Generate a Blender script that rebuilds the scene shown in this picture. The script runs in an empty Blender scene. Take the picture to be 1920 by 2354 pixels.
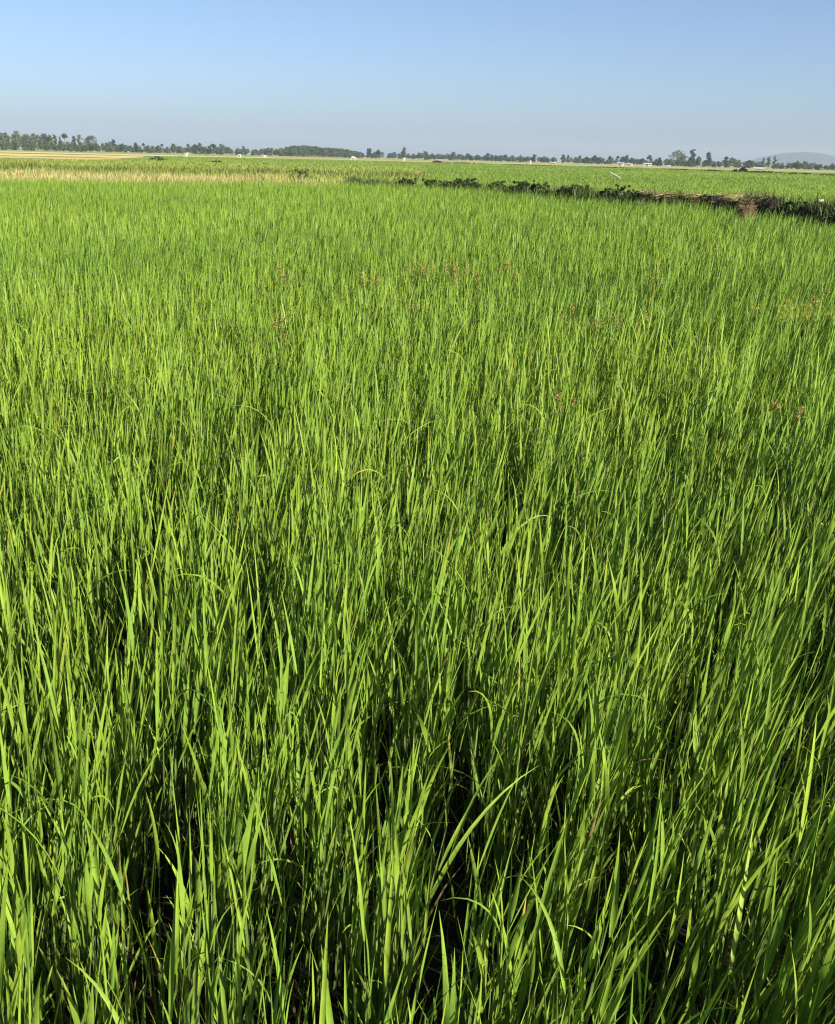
import bpy, math, random
import numpy as np
from mathutils import Matrix, Vector

rng = np.random.default_rng(7)
random.seed(7)
S = bpy.context.scene
COL = S.collection
R = math.radians

# ------------------------------------------------------------------ camera
F, IW, IH = 2500.0, 1920.0, 2354.0          # focal length and frame, in photograph pixels
CAM_Z = 1.80
HOR0, SLOPE = 337.0, 0.025                  # horizon line in the photograph
PITCH = math.atan((IH / 2 - (HOR0 + SLOPE * IW / 2)) / F)
ROLL = math.atan(SLOPE)
fwd = Vector((0, math.cos(PITCH), -math.sin(PITCH)))
up0 = Vector((0, math.sin(PITCH), math.cos(PITCH)))
x0 = Vector((1, 0, 0))
rgt = x0 * math.cos(ROLL) + up0 * math.sin(ROLL)
upv = up0 * math.cos(ROLL) - x0 * math.sin(ROLL)
cd = bpy.data.cameras.new('camera')
cam = bpy.data.objects.new('camera', cd)
COL.objects.link(cam)
cam.matrix_world = Matrix(((rgt.x, upv.x, -fwd.x, 0), (rgt.y, upv.y, -fwd.y, 0),
                           (rgt.z, upv.z, -fwd.z, CAM_Z), (0, 0, 0, 1)))
cd.sensor_fit = 'HORIZONTAL'
cd.sensor_width = 36.0
cd.lens = 36.0 * F / IW
cd.clip_start = 0.05
cd.clip_end = 30000
S.camera = cam


def ray(px, py):
    return (fwd * F + rgt * (px - IW / 2) + upv * (IH / 2 - py)).normalized()


def P(px, py, z=0.0):
    """point of height z seen at a pixel of the photograph"""
    d = ray(px, py)
    t = (z - CAM_Z) / d.z
    return Vector((d.x * t, d.y * t, z))


def PD(px, D):
    """ground point at distance D below a pixel column of the horizon"""
    d = ray(px, HOR0 + SLOPE * px)
    h = Vector((d.x, d.y, 0)).normalized()
    return h * D


def zat(px, py, D):
    d = ray(px, py)
    return CAM_Z + D * d.z / math.hypot(d.x, d.y)


def wpx(w, D):
    return w * D / F


# ------------------------------------------------------------------ helpers
def tag(o, label=None, cat=None, group=None, kind=None):
    if label: o['label'] = label
    if cat: o['category'] = cat
    if group: o['group'] = group
    if kind: o['kind'] = kind
    return o


def empty(name, loc):
    o = bpy.data.objects.new(name, None)
    COL.objects.link(o)
    o.location = loc
    o.empty_display_size = 0.3
    return o


def mesh(name, verts, faces, mat, parent=None, smooth=False, tint=None):
    """faces: (n,4) or (n,3) int array, or a python list of tuples"""
    me = bpy.data.meshes.new(name)
    verts = np.asarray(verts, dtype=np.float32)
    if isinstance(faces, np.ndarray):
        n, k = faces.shape
        me.vertices.add(len(verts))
        me.vertices.foreach_set('co', verts.ravel())
        me.loops.add(n * k)
        me.loops.foreach_set('vertex_index', faces.astype(np.int32).ravel())
        me.polygons.add(n)
        me.polygons.foreach_set('loop_start', np.arange(0, n * k, k, dtype=np.int32))
        me.update(calc_edges=True)
    else:
        me.from_pydata([tuple(map(float, v)) for v in verts], [], faces)
    if tint is not None:
        a = me.color_attributes.new('tint', 'FLOAT_COLOR', 'POINT')
        c = np.ones((len(verts), 4), dtype=np.float32)
        c[:, :3] = tint
        a.data.foreach_set('color', c.ravel())
    if smooth:
        me.polygons.foreach_set('use_smooth', np.ones(len(me.polygons), dtype=bool))
    me.materials.append(mat)
    o = bpy.data.objects.new(name, me)
    COL.objects.link(o)
    if parent: o.parent = parent
    return o


_perm = np.random.default_rng(3).random((256, 256))


def vnoise(x, y, scale, ox=0.0):
    """smooth value noise 0..1 in world metres"""
    u = np.asarray(x) / scale + 37.3 + ox
    v = np.asarray(y) / scale + 91.7 + ox * 1.7
    i = np.floor(u).astype(int); j = np.floor(v).astype(int)
    a = u - i; b = v - j
    a = a * a * (3 - 2 * a); b = b * b * (3 - 2 * b)
    g = lambda p, q: _perm[p % 256, q % 256]
    return (g(i, j) * (1 - a) + g(i + 1, j) * a) * (1 - b) + (g(i, j + 1) * (1 - a) + g(i + 1, j + 1) * a) * b


# ------------------------------------------------------------------ materials
def new_mat(name):
    m = bpy.data.materials.new(name)
    m.use_nodes = True
    nt = m.node_tree
    nt.nodes.clear()
    out = nt.nodes.new('ShaderNodeOutputMaterial')
    return m, nt, out


def leaf_mat(name, transl=0.35, rough=0.45, spec=0.35, fixed=None, var=0.25):
    m, nt, out = new_mat(name)
    N, L = nt.nodes.new, nt.links.new
    if fixed is None:
        a = N('ShaderNodeAttribute'); a.attribute_name = 'tint'
        tc = N('ShaderNodeTexCoord')
        nz = N('ShaderNodeTexNoise'); nz.inputs['Scale'].default_value = 26.0; nz.inputs['Detail'].default_value = 3
        L(tc.outputs['Object'], nz.inputs['Vector'])
        mr = N('ShaderNodeMapRange'); mr.inputs['To Min'].default_value = .78; mr.inputs['To Max'].default_value = 1.22
        mr.inputs['From Min'].default_value = .25; mr.inputs['From Max'].default_value = .75
        L(nz.outputs['Fac'], mr.inputs['Value'])
        vm = N('ShaderNodeVectorMath'); vm.operation = 'SCALE'
        L(a.outputs['Color'], vm.inputs[0]); L(mr.outputs[0], vm.inputs['Scale'])
        src = vm.outputs[0]
    else:
        geo = N('ShaderNodeNewGeometry')
        noi = N('ShaderNodeTexNoise'); noi.inputs['Scale'].default_value = 0.9
        rp = N('ShaderNodeValToRGB')
        L(geo.outputs['Random Per Island'], rp.inputs['Fac'])
        c = fixed
        rp.color_ramp.elements[0].color = (c[0] * (1 - var), c[1] * (1 - var), c[2] * (1 - var), 1)
        rp.color_ramp.elements[1].color = (c[0] * (1 + var * 1.3), c[1] * (1 + var), c[2] * (1 + var * .6), 1)
        src = rp.outputs['Color']
    b = N('ShaderNodeBsdfPrincipled')
    b.inputs['Roughness'].default_value = rough
    b.inputs['Specular IOR Level'].default_value = spec
    L(src, b.inputs['Base Color'])
    t = N('ShaderNodeBsdfTranslucent')
    mul = N('ShaderNodeMix'); mul.data_type = 'RGBA'; mul.blend_type = 'MULTIPLY'
    mul.inputs[0].default_value = 1.0
    L(src, mul.inputs[6]); mul.inputs[7].default_value = (0.95, 1.25, 0.45, 1)
    L(mul.outputs[2], t.inputs['Color'])
    mx = N('ShaderNodeMixShader'); mx.inputs[0].default_value = transl
    L(b.outputs[0], mx.inputs[1]); L(t.outputs[0], mx.inputs[2])
    L(mx.outputs[0], out.inputs['Surface'])
    return m


def ramp_mat(name, stops, scale=1.0, stretch=(1, 1, 1), detail=6, rough=0.9, bump=0.0, spec=0.2, bscale=None, rough_noise=None):
    """noise driven colour ramp in object space"""
    m, nt, out = new_mat(name)
    N, L = nt.nodes.new, nt.links.new
    tc = N('ShaderNodeTexCoord')
    mp = N('ShaderNodeMapping'); mp.inputs['Scale'].default_value = stretch
    L(tc.outputs['Object'], mp.inputs['Vector'])
    n = N('ShaderNodeTexNoise'); n.inputs['Scale'].default_value = scale
    n.inputs['Detail'].default_value = detail; n.inputs['Roughness'].default_value = 0.62
    L(mp.outputs[0], n.inputs['Vector'])
    rp = N('ShaderNodeValToRGB')
    els = rp.color_ramp.elements
    while len(els) < len(stops): els.new(0.5)
    for e, (p, c) in zip(els, stops):
        e.position = p; e.color = (*c, 1)
    L(n.outputs['Fac'], rp.inputs['Fac'])
    b = N('ShaderNodeBsdfPrincipled')
    b.inputs['Roughness'].default_value = rough
    b.inputs['Specular IOR Level'].default_value = spec
    L(rp.outputs[0], b.inputs['Base Color'])
    if bump:
        n2 = N('ShaderNodeTexNoise'); n2.inputs['Scale'].default_value = bscale or scale * 4
        n2.inputs['Detail'].default_value = 8
        L(mp.outputs[0], n2.inputs['Vector'])
        bp = N('ShaderNodeBump'); bp.inputs['Strength'].default_value = bump
        bp.inputs['Distance'].default_value = 0.2
        L(n2.outputs['Fac'], bp.inputs['Height'])
        L(bp.outputs[0], b.inputs['Normal'])
    L(b.outputs[0], out.inputs['Surface'])
    return m


M = {}
M['rice'] = leaf_mat('rice_leaf', 0.13, 0.5, 0.16)
M['far_rice'] = leaf_mat('far_rice_leaf', 0.42, 0.6, 0.2)
M['dry'] = leaf_mat('dry_straw', 0.2, 0.75, 0.15)
M['weed'] = leaf_mat('weed_leaf', 0.25, 0.5, 0.25)
M['tree_a'] = leaf_mat('tree_leaf', 0.22, 0.55, 0.2, fixed=(0.060, 0.095, 0.040), var=0.45)
M['tree_b'] = leaf_mat('pale_tree_leaf', 0.25, 0.55, 0.2, fixed=(0.095, 0.130, 0.062), var=0.4)
M['tree_c'] = leaf_mat('dark_tree_leaf', 0.18, 0.55, 0.2, fixed=(0.030, 0.060, 0.024), var=0.45)
M['shrub_dark'] = leaf_mat('dark_shrub_leaf', 0.15, 0.55, 0.2, fixed=(0.034, 0.062, 0.020), var=0.55)
M['shrub_mid'] = leaf_mat('shrub_leaf', 0.22, 0.55, 0.2, fixed=(0.060, 0.120, 0.025), var=0.4)
M['bark'] = ramp_mat('bark', [(0.3, (0.10, 0.08, 0.06)), (0.7, (0.22, 0.19, 0.15))], 2.0, (1, 1, .3), bump=.4)
M['mud'] = ramp_mat('wet_mud', [(0.3, (0.006, 0.006, 0.004)), (0.7, (0.018, 0.015, 0.009))], 3.0, bump=.3, rough=.8, spec=.1)
M['bank_soil'] = ramp_mat('bank_soil', [(0.3, (0.016, 0.014, 0.009)), (0.55, (0.036, 0.028, 0.017)), (0.75, (0.08, 0.058, 0.034))], 3.0, bump=.9)
M['green_field'] = ramp_mat('green_field', [(0.25, (0.110, 0.160, 0.030)), (0.5, (0.160, 0.205, 0.040)), (0.75, (0.210, 0.240, 0.055))],
                            0.05, (0.35, 1, 1), bump=.6, bscale=2.0)
M['straw_field'] = ramp_mat('straw_field', [(0.30, (0.36, 0.34, 0.10)), (0.45, (0.50, 0.43, 0.16)), (0.58, (0.58, 0.48, 0.21)), (0.70, (0.38, 0.35, 0.11))],
                            0.05, (0.12, 1, 1), bump=.5, bscale=1.5)
M['gold_field'] = ramp_mat('gold_field', [(0.3, (0.44, 0.34, 0.10)), (0.5, (0.56, 0.42, 0.15)), (0.7, (0.36, 0.31, 0.09))], 0.06, (0.2, 1, 1), bump=.5, bscale=1.5)
M['pale_field'] = ramp_mat('pale_field', [(0.3, (0.26, 0.28, 0.09)), (0.5, (0.42, 0.38, 0.15)), (0.7, (0.30, 0.30, 0.10))], 0.03, (0.3, 1, 1), bump=.5, bscale=1.5)
M['dike'] = ramp_mat('dike_soil', [(0.3, (0.10, 0.10, 0.03)), (0.7, (0.20, 0.15, 0.06))], 0.1, bump=.5)
M['ground'] = ramp_mat('ground', [(0.28, (0.15, 0.19, 0.05)), (0.45, (0.24, 0.26, 0.08)), (0.6, (0.33, 0.31, 0.13)), (0.75, (0.18, 0.23, 0.06))],
                       0.02, (0.2, 1, 1), bump=.5, bscale=1.0)
M['hill'] = ramp_mat('hill_forest', [(0.3, (0.022, 0.038, 0.026)), (0.7, (0.045, 0.062, 0.038))], 0.03, bump=1.0, bscale=.1)
M['white_wall'] = ramp_mat('white_wall', [(0.3, (0.46, 0.44, 0.40)), (0.7, (0.56, 0.54, 0.50))], 1.0)
M['roof'] = ramp_mat('tin_roof', [(0.3, (0.22, 0.16, 0.13)), (0.7, (0.36, 0.28, 0.24))], 1.0, rough=.6)
M['grey_roof'] = ramp_mat('grey_roof', [(0.3, (0.30, 0.31, 0.31)), (0.7, (0.46, 0.46, 0.45))], 1.0, rough=.5)
M['dark_wood'] = ramp_mat('dark_wood', [(0.3, (0.05, 0.035, 0.025)), (0.7, (0.10, 0.07, 0.05))], 2.0)
M['cow'] = ramp_mat('white_hide', [(0.3, (0.52, 0.48, 0.42)), (0.7, (0.66, 0.62, 0.56))], 2.0, rough=.8)
M['horn'] = ramp_mat('horn', [(0.3, (0.06, 0.05, 0.045)), (0.7, (0.12, 0.10, 0.09))], 4.0, rough=.5)
M['pipe'] = ramp_mat('pale_plastic', [(0.3, (0.50, 0.60, 0.42)), (0.7, (0.60, 0.68, 0.52))], 2.0, rough=.4)
M['clod'] = ramp_mat('pale_clod', [(0.3, (0.45, 0.40, 0.30)), (0.7, (0.62, 0.57, 0.45))], 8.0, bump=.5)
M['weed_red'] = leaf_mat('weed_seed_head', 0.15, 0.8, 0.1, fixed=(0.25, 0.19, 0.065), var=0.3)
M['weed_yellow'] = leaf_mat('yellow_weed_flower', 0.25, 0.7, 0.1, fixed=(0.34, 0.34, 0.06), var=0.25)


# ------------------------------------------------------------------ blades
def blades(bx, by, bz, phi, th0, bend, L, w, twist, lean, seg, fold, bow=1.6, wide_at=0.35, base_w=0.45):
    """strips of leaf; every argument an array of one value per leaf. returns verts (N*(seg+1)*k,3), quads"""
    n = len(bx)
    t = np.linspace(0, 1, seg + 1)
    th = th0[:, None] + bend[:, None] * t[None, :] ** bow
    tm = 0.5 * (th[:, 1:] + th[:, :-1])
    ds = (L / seg)[:, None]
    hr = np.concatenate([np.zeros((n, 1)), np.cumsum(np.sin(tm) * ds, 1)], 1)
    hz = np.concatenate([np.zeros((n, 1)), np.cumsum(np.cos(tm) * ds, 1)], 1)
    cp, sp = np.cos(phi)[:, None], np.sin(phi)[:, None]
    cx = bx[:, None] + hr * cp
    cy = by[:, None] + hr * sp
    cz = np.maximum(bz[:, None] + hz, 0.01)
    nx, ny, nz = np.cos(th) * cp, np.cos(th) * sp, -np.sin(th)
    tw = twist[:, None] * (0.4 + 0.9 * t[None, :])
    ct, st = np.cos(tw), np.sin(tw)
    sx = -sp * ct + nx * st
    sy = cp * ct + ny * st
    sz = nz * st
    prof = np.where(t < wide_at, base_w + (1 - base_w) * np.sin(t / wide_at * np.pi / 2),
                    np.clip((1 - t) / (1 - wide_at), 0, 1) ** 0.75)
    prof[-1] = 0.03
    hw = 0.5 * w[:, None] * prof[None, :]
    zz = cz
    lx = cx + lean[0][:, None] * zz ** 1.3
    ly = cy + lean[1][:, None] * zz ** 1.3
    left = np.stack([lx - sx * hw, ly - sy * hw, zz - sz * hw], -1)
    right = np.stack([lx + sx * hw, ly + sy * hw, zz + sz * hw], -1)
    if fold:
        d = 0.55 * hw
        mid = np.stack([lx + nx * d * ct - 0 * d, ly + ny * d * ct, zz + nz * d * ct], -1)
        V = np.stack([left, mid, right], 2)
        k = 3
    else:
        V = np.stack([left, right], 2)
        k = 2
    base = (np.arange(n) * (seg + 1) * k)[:, None, None]
    row = (np.arange(seg) * k)[None, :, None]
    col = np.arange(k - 1)[None, None, :]
    a = base + row + col
    Q = np.stack([a, a + 1, a + 1 + k, a + k], -1).reshape(-1, 4)
    return V.reshape(-1, 3), Q, t, k


def tint_rows(c0, c1, t, k, n, p=1.0):
    """base to tip colours (n,3) -> per vertex"""
    f = (t ** p)[None, :, None]
    c = c0[:, None, :] * (1 - f) + c1[:, None, :] * f
    return np.repeat(c, k, axis=1).reshape(-1, 3)


class Bag:
    def __init__(s): s.v, s.q, s.c, s.n = [], [], [], 0
    def add(s, v, q, c):
        s.v.append(v.astype(np.float32)); s.q.append(q + s.n); s.c.append(c.astype(np.float32)); s.n += len(v)
    def build(s, name, mat, parent=None, smooth=False):
        return mesh(name, np.concatenate(s.v), np.concatenate(s.q), mat, parent, smooth, np.concatenate(s.c))


# border of the near paddy: photograph pixels of its far edge (tops of the rice)
EDGE_PX = [(-500, 402), (0, 407), (300, 411), (560, 415), (800, 418), (1000, 423), (1150, 429), (1300, 439), (1400, 446), (1500, 454),
           (1650, 462), (1750, 471), (1850, 479), (1920, 487), (2150, 520), (2500, 600)]
RICE_H = 0.76
EDGE = np.array([P(a, b, RICE_H)[:2] for a, b in EDGE_PX])


def edge_y(x):
    return np.interp(x, EDGE[:, 0], EDGE[:, 1])


def wedge_xy(n, d0, d1, ang=27.0, power=1.0):
    """random points of the view wedge between distances; density even per area when power is 1"""
    d = np.sqrt(rng.random(n) * (d1 ** 2 - d0 ** 2) + d0 ** 2) if power == 1.0 else d0 * (d1 / d0) ** rng.random(n)
    a = R(ang) * (2 * rng.random(n) - 1)
    return d * np.sin(a), d * np.cos(a)


def rice_tint(n, x, y):
    """leaf colours; broad patches of greener and yellower crop plus a leaf-to-leaf spread"""
    g = .22 + 0.25 * vnoise(x, y, 3.1) + 0.2 * vnoise(x, y, 0.9, 5) + 0.15 * vnoise(x, y, 9.0, 11)
    u = np.clip(g * 0.9 - 0.10 + 0.42 * (rng.random(n) - 0.35), 0, 1)[:, None]
    deep = np.array([0.078, 0.158, 0.026]); mid = np.array([0.148, 0.240, 0.030]); yel = np.array([0.240, 0.322, 0.037])
    return np.where(u < .5, deep + (mid - deep) * u * 2, mid + (yel - mid) * (u * 2 - 1))


def hill_leaves(hx, hy, tillers, leaves, hscale, sd):
    """expand hills of rice -> one row per leaf"""
    nh = len(hx)
    keep = np.repeat(np.arange(nh), np.maximum(2, rng.normal(tillers, tillers * .3, nh)).astype(int))
    tx = hx[keep] + rng.normal(0, sd, len(keep))
    ty = hy[keep] + rng.normal(0, sd, len(keep))
    tphi = rng.random(len(keep)) * 2 * np.pi
    tth = np.abs(rng.normal(0, R(5.0), len(keep)))
    th = hscale[keep] * rng.uniform(.80, 1.14, len(keep))
    k = np.repeat(np.arange(len(keep)), leaves)
    li = np.tile(np.arange(leaves), len(keep))
    return keep[k], tx[k], ty[k], tphi[k], tth[k], th[k], li


bag = Bag()


def grow(hx, hy, tillers, leaves, seg, fold, wmul, culm, lmul=1.0, amp=.36, sd=.027):
    hn = 0.3 * vnoise(hx, hy, 1.1, 2) + 0.2 * vnoise(hx, hy, 3.7, 3) + .5 * vnoise(hx, hy, .38, 9)
    hs = 0.79 + amp * (hn - .5)
    hid, tx, ty, tphi, tth, ths, li = hill_leaves(hx, hy, tillers, leaves, hs, sd)
    n = len(tx)
    fr = li / max(leaves - 1, 1)
    z0 = (0.22 + 0.42 * fr) * ths * rng.uniform(.80, 1.15, n)
    bx = tx + np.cos(tphi) * np.sin(tth) * z0
    by = ty + np.sin(tphi) * np.sin(tth) * z0
    phi = tphi + li * np.pi + rng.normal(0, .7, n)
    th0 = tth * .6 + np.abs(rng.normal(R(4), R(4), n)) + (1 - fr) * R(5)
    bend = np.abs(rng.normal(R(6), R(8), n)) + (1 - fr) * R(8) * rng.random(n)
    arch = rng.random(n) < 0.07
    bend = np.where(arch, rng.uniform(R(60), R(120), n), bend)
    L = lmul * (0.27 + 0.06 * fr) * ths * rng.uniform(.75, 1.25, n) * np.where(arch, .85, 1)
    w = rng.uniform(.0050, .0128, n) * wmul * np.where(arch, .7, 1)
    wn = vnoise(bx, by, 2.3, 21)
    wl = vnoise(bx, by, .8, 25)
    gust = np.clip((bx + .1) / 1.6, 0, 1) * np.clip((7 - by) / 4, 0, 1)
    lean = (0.03 + 0.17 * wn * wn + 0.10 * gust * (.4 + .9 * wl) + 0.09 * (wl - .45) + rng.normal(0, .022, n), -0.02 + 0.10 * (vnoise(bx, by, 1.9, 31) - .5) + rng.normal(0, .03, n))
    twist = rng.normal(0, 1.0, n)
    V, Q, t, k = blades(bx, by, z0, phi, th0, bend, L, w, twist, lean, seg, fold)
    c = rice_tint(n, bx, by)
    c1 = c * np.array([1.08, 1.06, .95])
    r = rng.random(n)
    dry = (r < .030)
    c1 = np.where(dry[:, None], np.array([.34, .20, .05]) * rng.uniform(.6, 1.1, (n, 1)), c1)
    dead = (r > .988) & (fr < .5)
    deadc = np.array([.30, .22, .10]) * rng.uniform(.5, 1.0, (n, 1))
    c = np.where(dead[:, None], deadc, c); c1 = np.where(dead[:, None], deadc, c1)
    bag.add(V, Q, tint_rows(c, c1, t, k, n, 2.5))
    if culm:
        sel = li == leaves - 1
        m = int(sel.sum())
        V, Q, t, k = blades(tx[sel], ty[sel], np.zeros(m), tphi[sel], tth[sel], np.zeros(m), z0[sel] * 1.05, np.full(m, .0075),
                            rng.normal(0, 1, m), (lean[0][sel], lean[1][sel]), 2, False, wide_at=.9, base_w=.9)
        cc = np.array([.13, .20, .05]) * rng.uniform(.7, 1.2, (m, 1))
        bag.add(V, Q, tint_rows(cc, cc, t, k, m))


def hills(x0, x1, y0, y1, sp, test):
    gx, gy = np.meshgrid(np.arange(x0, x1, sp), np.arange(y0, y1, sp))
    x = gx.ravel() + rng.uniform(-.42, .42, gx.size) * sp
    y = gy.ravel() + rng.uniform(-.5, .5, gx.size) * sp
    d = np.hypot(x, y)
    ok = test(x, y, d) & (y < edge_y(x) + 0.15 * (vnoise(x, y, .7) - .5))
    gap = vnoise(x, y, .24, 41)
    ok &= ~((gap < .34) & (rng.random(x.size) < .68))
    return x[ok], y[ok]


in_wedge = lambda x, y, deg, off: np.abs(x) < np.tan(R(deg)) * np.maximum(y, 0) + off
# near zone: full leaves, and a margin beside and behind the camera so the shade is right
hx, hy = hills(-3.2, 4.6, -0.5, 6.2, .152, lambda x, y, d: (d < 6.0) & in_wedge(x, y, 25, .75) & (y > .25))
grow(hx, hy, 12, 4, 7, True, .95, True, .90, .42, .024)
hx, hy = hills(-8.0, 9.5, 5.0, 14.2, .132, lambda x, y, d: (d >= 6.0) & (d < 14) & in_wedge(x, y, 25, .6))
grow(hx, hy, 9, 4, 4, False, .95, False, .88, .34)
hx, hy = hills(-26, 26, 11, 54, .142, lambda x, y, d: (d >= 14) & (d < 54) & in_wedge(x, y, 25, .8))
grow(hx, hy, 7, 3, 3, False, 1.1, False, .82, .26)
# low young leaves, fallen straw and stubble between the hills
m = 19000
bx, by = wedge_xy(m, .5, 9.5, 27)
V, Q, t, k = blades(bx, by, np.zeros(m), rng.random(m) * 6.28, np.abs(rng.normal(R(14), R(16), m)), np.abs(rng.normal(0, R(25), m)), rng.uniform(.08, .30, m),
                    rng.uniform(.004, .009, m), rng.normal(0, 1, m), (rng.normal(.05, .05, m), rng.normal(0, .05, m)), 3, False)
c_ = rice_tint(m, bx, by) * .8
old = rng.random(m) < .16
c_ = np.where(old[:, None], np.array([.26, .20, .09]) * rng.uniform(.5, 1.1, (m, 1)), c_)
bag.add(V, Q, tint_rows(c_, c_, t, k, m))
# long loose leaves that arch over the canopy
m = 380
d_ = np.sqrt(rng.random(m)) * 9 + .6
a_ = R(24) * (2 * rng.random(m) - 1)
bx, by = d_ * np.sin(a_), d_ * np.cos(a_)
V, Q, t, k = blades(bx, by, rng.uniform(.38, .58, m), rng.normal(.2, 1.3, m) + np.pi * (rng.random(m) < .2), np.abs(rng.normal(R(16), R(9), m)), rng.uniform(R(35), R(105), m), rng.uniform(.24, .42, m),
                    rng.uniform(.006, .011, m), rng.normal(0, .5, m), (rng.uniform(0, .15, m), rng.normal(0, .05, m)), 9, True)
c_ = rice_tint(m, bx, by)
c1_ = np.where((rng.random(m) < .12)[:, None], np.array([.36, .26, .06]), c_ * 1.05)
bag.add(V, Q, tint_rows(c_, c1_, t, k, m, 3.0))
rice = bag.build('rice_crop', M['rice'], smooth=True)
tag(rice, 'tall bright green rice crop with upright blades filling the foreground', 'rice', kind='stuff')

# ------------------------------------------------------------------ ground sheets
def sheet(name, pts, z, mat):
    o = mesh(name, [(p[0], p[1], z) for p in pts], [tuple(range(len(pts)))], mat)
    return tag(o, kind='structure')


GX, GY0, GY1 = 3900, -380, 6900
sheet('ground', [(-GX, GY0), (GX, GY0), (GX, GY1), (-GX, GY1)], 0.0, M['ground'])
near = [(-60, -60), (60, -60)] + [(float(a), float(b) + .3) for a, b in EDGE[::-1]] + []
sheet('paddy_soil', [(-40, -30), (40, -30), (40, float(EDGE[-1][1]))] + [(float(a), float(b) + .5) for a, b in EDGE[::-1]] + [(-40, float(EDGE[0][1]))], 0.008, M['mud'])
gf = [PD(-700, 360), PD(-300, 175), PD(120, 165), PD(290, 190), PD(420, 390), PD(700, 440), PD(1000, 460), PD(1300, 440), PD(1600, 420), PD(1920, 400), PD(2600, 380)]
sheet('green_field', [(-45, 24), (40, -10), (120, 30)] + [(p.x, p.y) for p in gf[::-1]], 0.004, M['green_field'])


def strip(name, d0, d1, px0, px1, z, mat, wob=6):
    """a field strip lying across the view between two distances"""
    pxs = np.linspace(px0, px1, 24)
    far = [PD(q, d1 + rng.normal(0, wob)) for q in pxs]
    nr = [PD(q, d0 + rng.normal(0, wob)) for q in pxs]
    nr[-1] = nr[-1] * .5 + far[-1] * .5
    o = mesh(name, [(p.x, p.y, z) for p in nr + far[::-1]], [tuple(range(48))], mat)
    return tag(o, kind='structure')


strip('straw_field', 150, 520, -900, 420, 0.006, M['green_field'], 3)
strip('straw_field', 400, 505, -900, 640, 0.010, M['straw_field'])
strip('straw_field', 268, 352, -900, 330, 0.010, M['straw_field'])
strip('straw_field', 212, 246, -900, 275, 0.010, M['gold_field'], 4)
strip('straw_field', 172, 192, -900, 150, 0.010, M['straw_field'], 4)
strip('straw_field', 455, 530, 640, 2300, 0.010, M['pale_field'], 12)
for d0, d1, x1 in ((247, 252, 300), (353, 361, 380), (193, 197, 240)):
    strip('field_dike', d0, d1, -900, x1, 0.014, M['dike'], 1)


# ------------------------------------------------------------------ far crops, straw strip
def tufts(name, x, y, h, w, cols, mat, label, cat, lean=.08, bendm=R(18), per=1):
    n = len(x)
    b = Bag()
    phi = rng.random(n) * 2 * np.pi
    V, Q, t, k = blades(x, y, np.zeros(n), phi, np.abs(rng.normal(0, R(9), n)), np.abs(rng.normal(0, bendm, n)), h, w,
                        rng.normal(0, .8, n), (lean + rng.normal(0, .05, n), rng.normal(0, .05, n)), 3, False, wide_at=.4, base_w=.7)
    b.add(V, Q, tint_rows(cols, cols * np.array([1.12, 1.1, 1.0]), t, k, n))
    o = b.build(name, mat)
    return tag(o, label, cat, kind='stuff')


def dist_w(x, y, f=1.25):
    return np.hypot(x, y) / 1087 * f


# second paddy beyond the bank
x, y = wedge_xy(330000, 18, 400, 26, power=2)
lim = edge_y(x) + 1.9
pxx = x / np.maximum(y, 1) * F / math.cos(0) + IW / 2         # rough picture column
farlim = np.interp(pxx, [-700, -300, 120, 290, 420, 700, 1000, 1300, 1600, 1920, 2600], [330, 170, 160, 185, 380, 400, 400, 400, 390, 360, 340])
d = np.hypot(x, y)
left_strip = (pxx < 900) & (d < 70)
ok = (y > lim) & (d < farlim) & ~left_strip
x, y = x[ok], y[ok]
n = len(x)
h = (0.27 + .08 * vnoise(x, y, 3)) * rng.uniform(.85, 1.12, n)
g = (.6 * vnoise(x, y, 22, 4) + .4 * vnoise(x, y, 5, 6) + rng.normal(0, .08, n)).clip(0, 1)[:, None]
cols = np.array([.130, .210, .038]) * (1 - g) + np.array([.215, .285, .060]) * g
tufts('far_rice_crop', x, y, h, np.maximum(dist_w(x, y, .7), .02), cols, M['far_rice'],
      'light green rice field beyond the dark bank', 'rice')

# dry straw coloured grass strip on the left
x, y = wedge_xy(130000, 28, 72, 26)
pxx = x / y * F + IW / 2
a = edge_y(x) + .3
far = np.interp(pxx, [-300, 0, 300, 600, 760, 860, 900], [61, 61, 62, 63, 58, 48, 43])
dn = 0.5 * vnoise(x, y, 1.6, 3) + .5 * vnoise(x, y, 5, 8)
ok = (y > a) & (np.hypot(x, y) < far) & (pxx < 960) & (dn > np.interp(pxx, [0, 600, 820, 940], [.12, .2, .40, .62]))
x, y = x[ok], y[ok]
n = len(x)
g = (vnoise(x, y, 2.5, 12) * .7 + rng.normal(.1, .2, n)).clip(0, 1)[:, None]
cols = np.array([.28, .24, .10]) * (1 - g) + np.array([.47, .37, .22]) * g
gm = rng.random(n) < np.interp(pxx[ok], [0, 500, 900], [.16, .22, .5])
cols = np.where(gm[:, None], np.array([.16, .23, .05]), cols)
h = (.48 + .36 * vnoise(x, y, 1.2, 7)) * rng.uniform(.70, 1.2, n)
tufts('dry_grass', x, y, h, np.maximum(dist_w(x, y, .9), .02), cols, M['dry'],
      'strip of pale straw coloured dry grass along the left far edge of the rice', 'dry grass', lean=.1, bendm=R(30))

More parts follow.
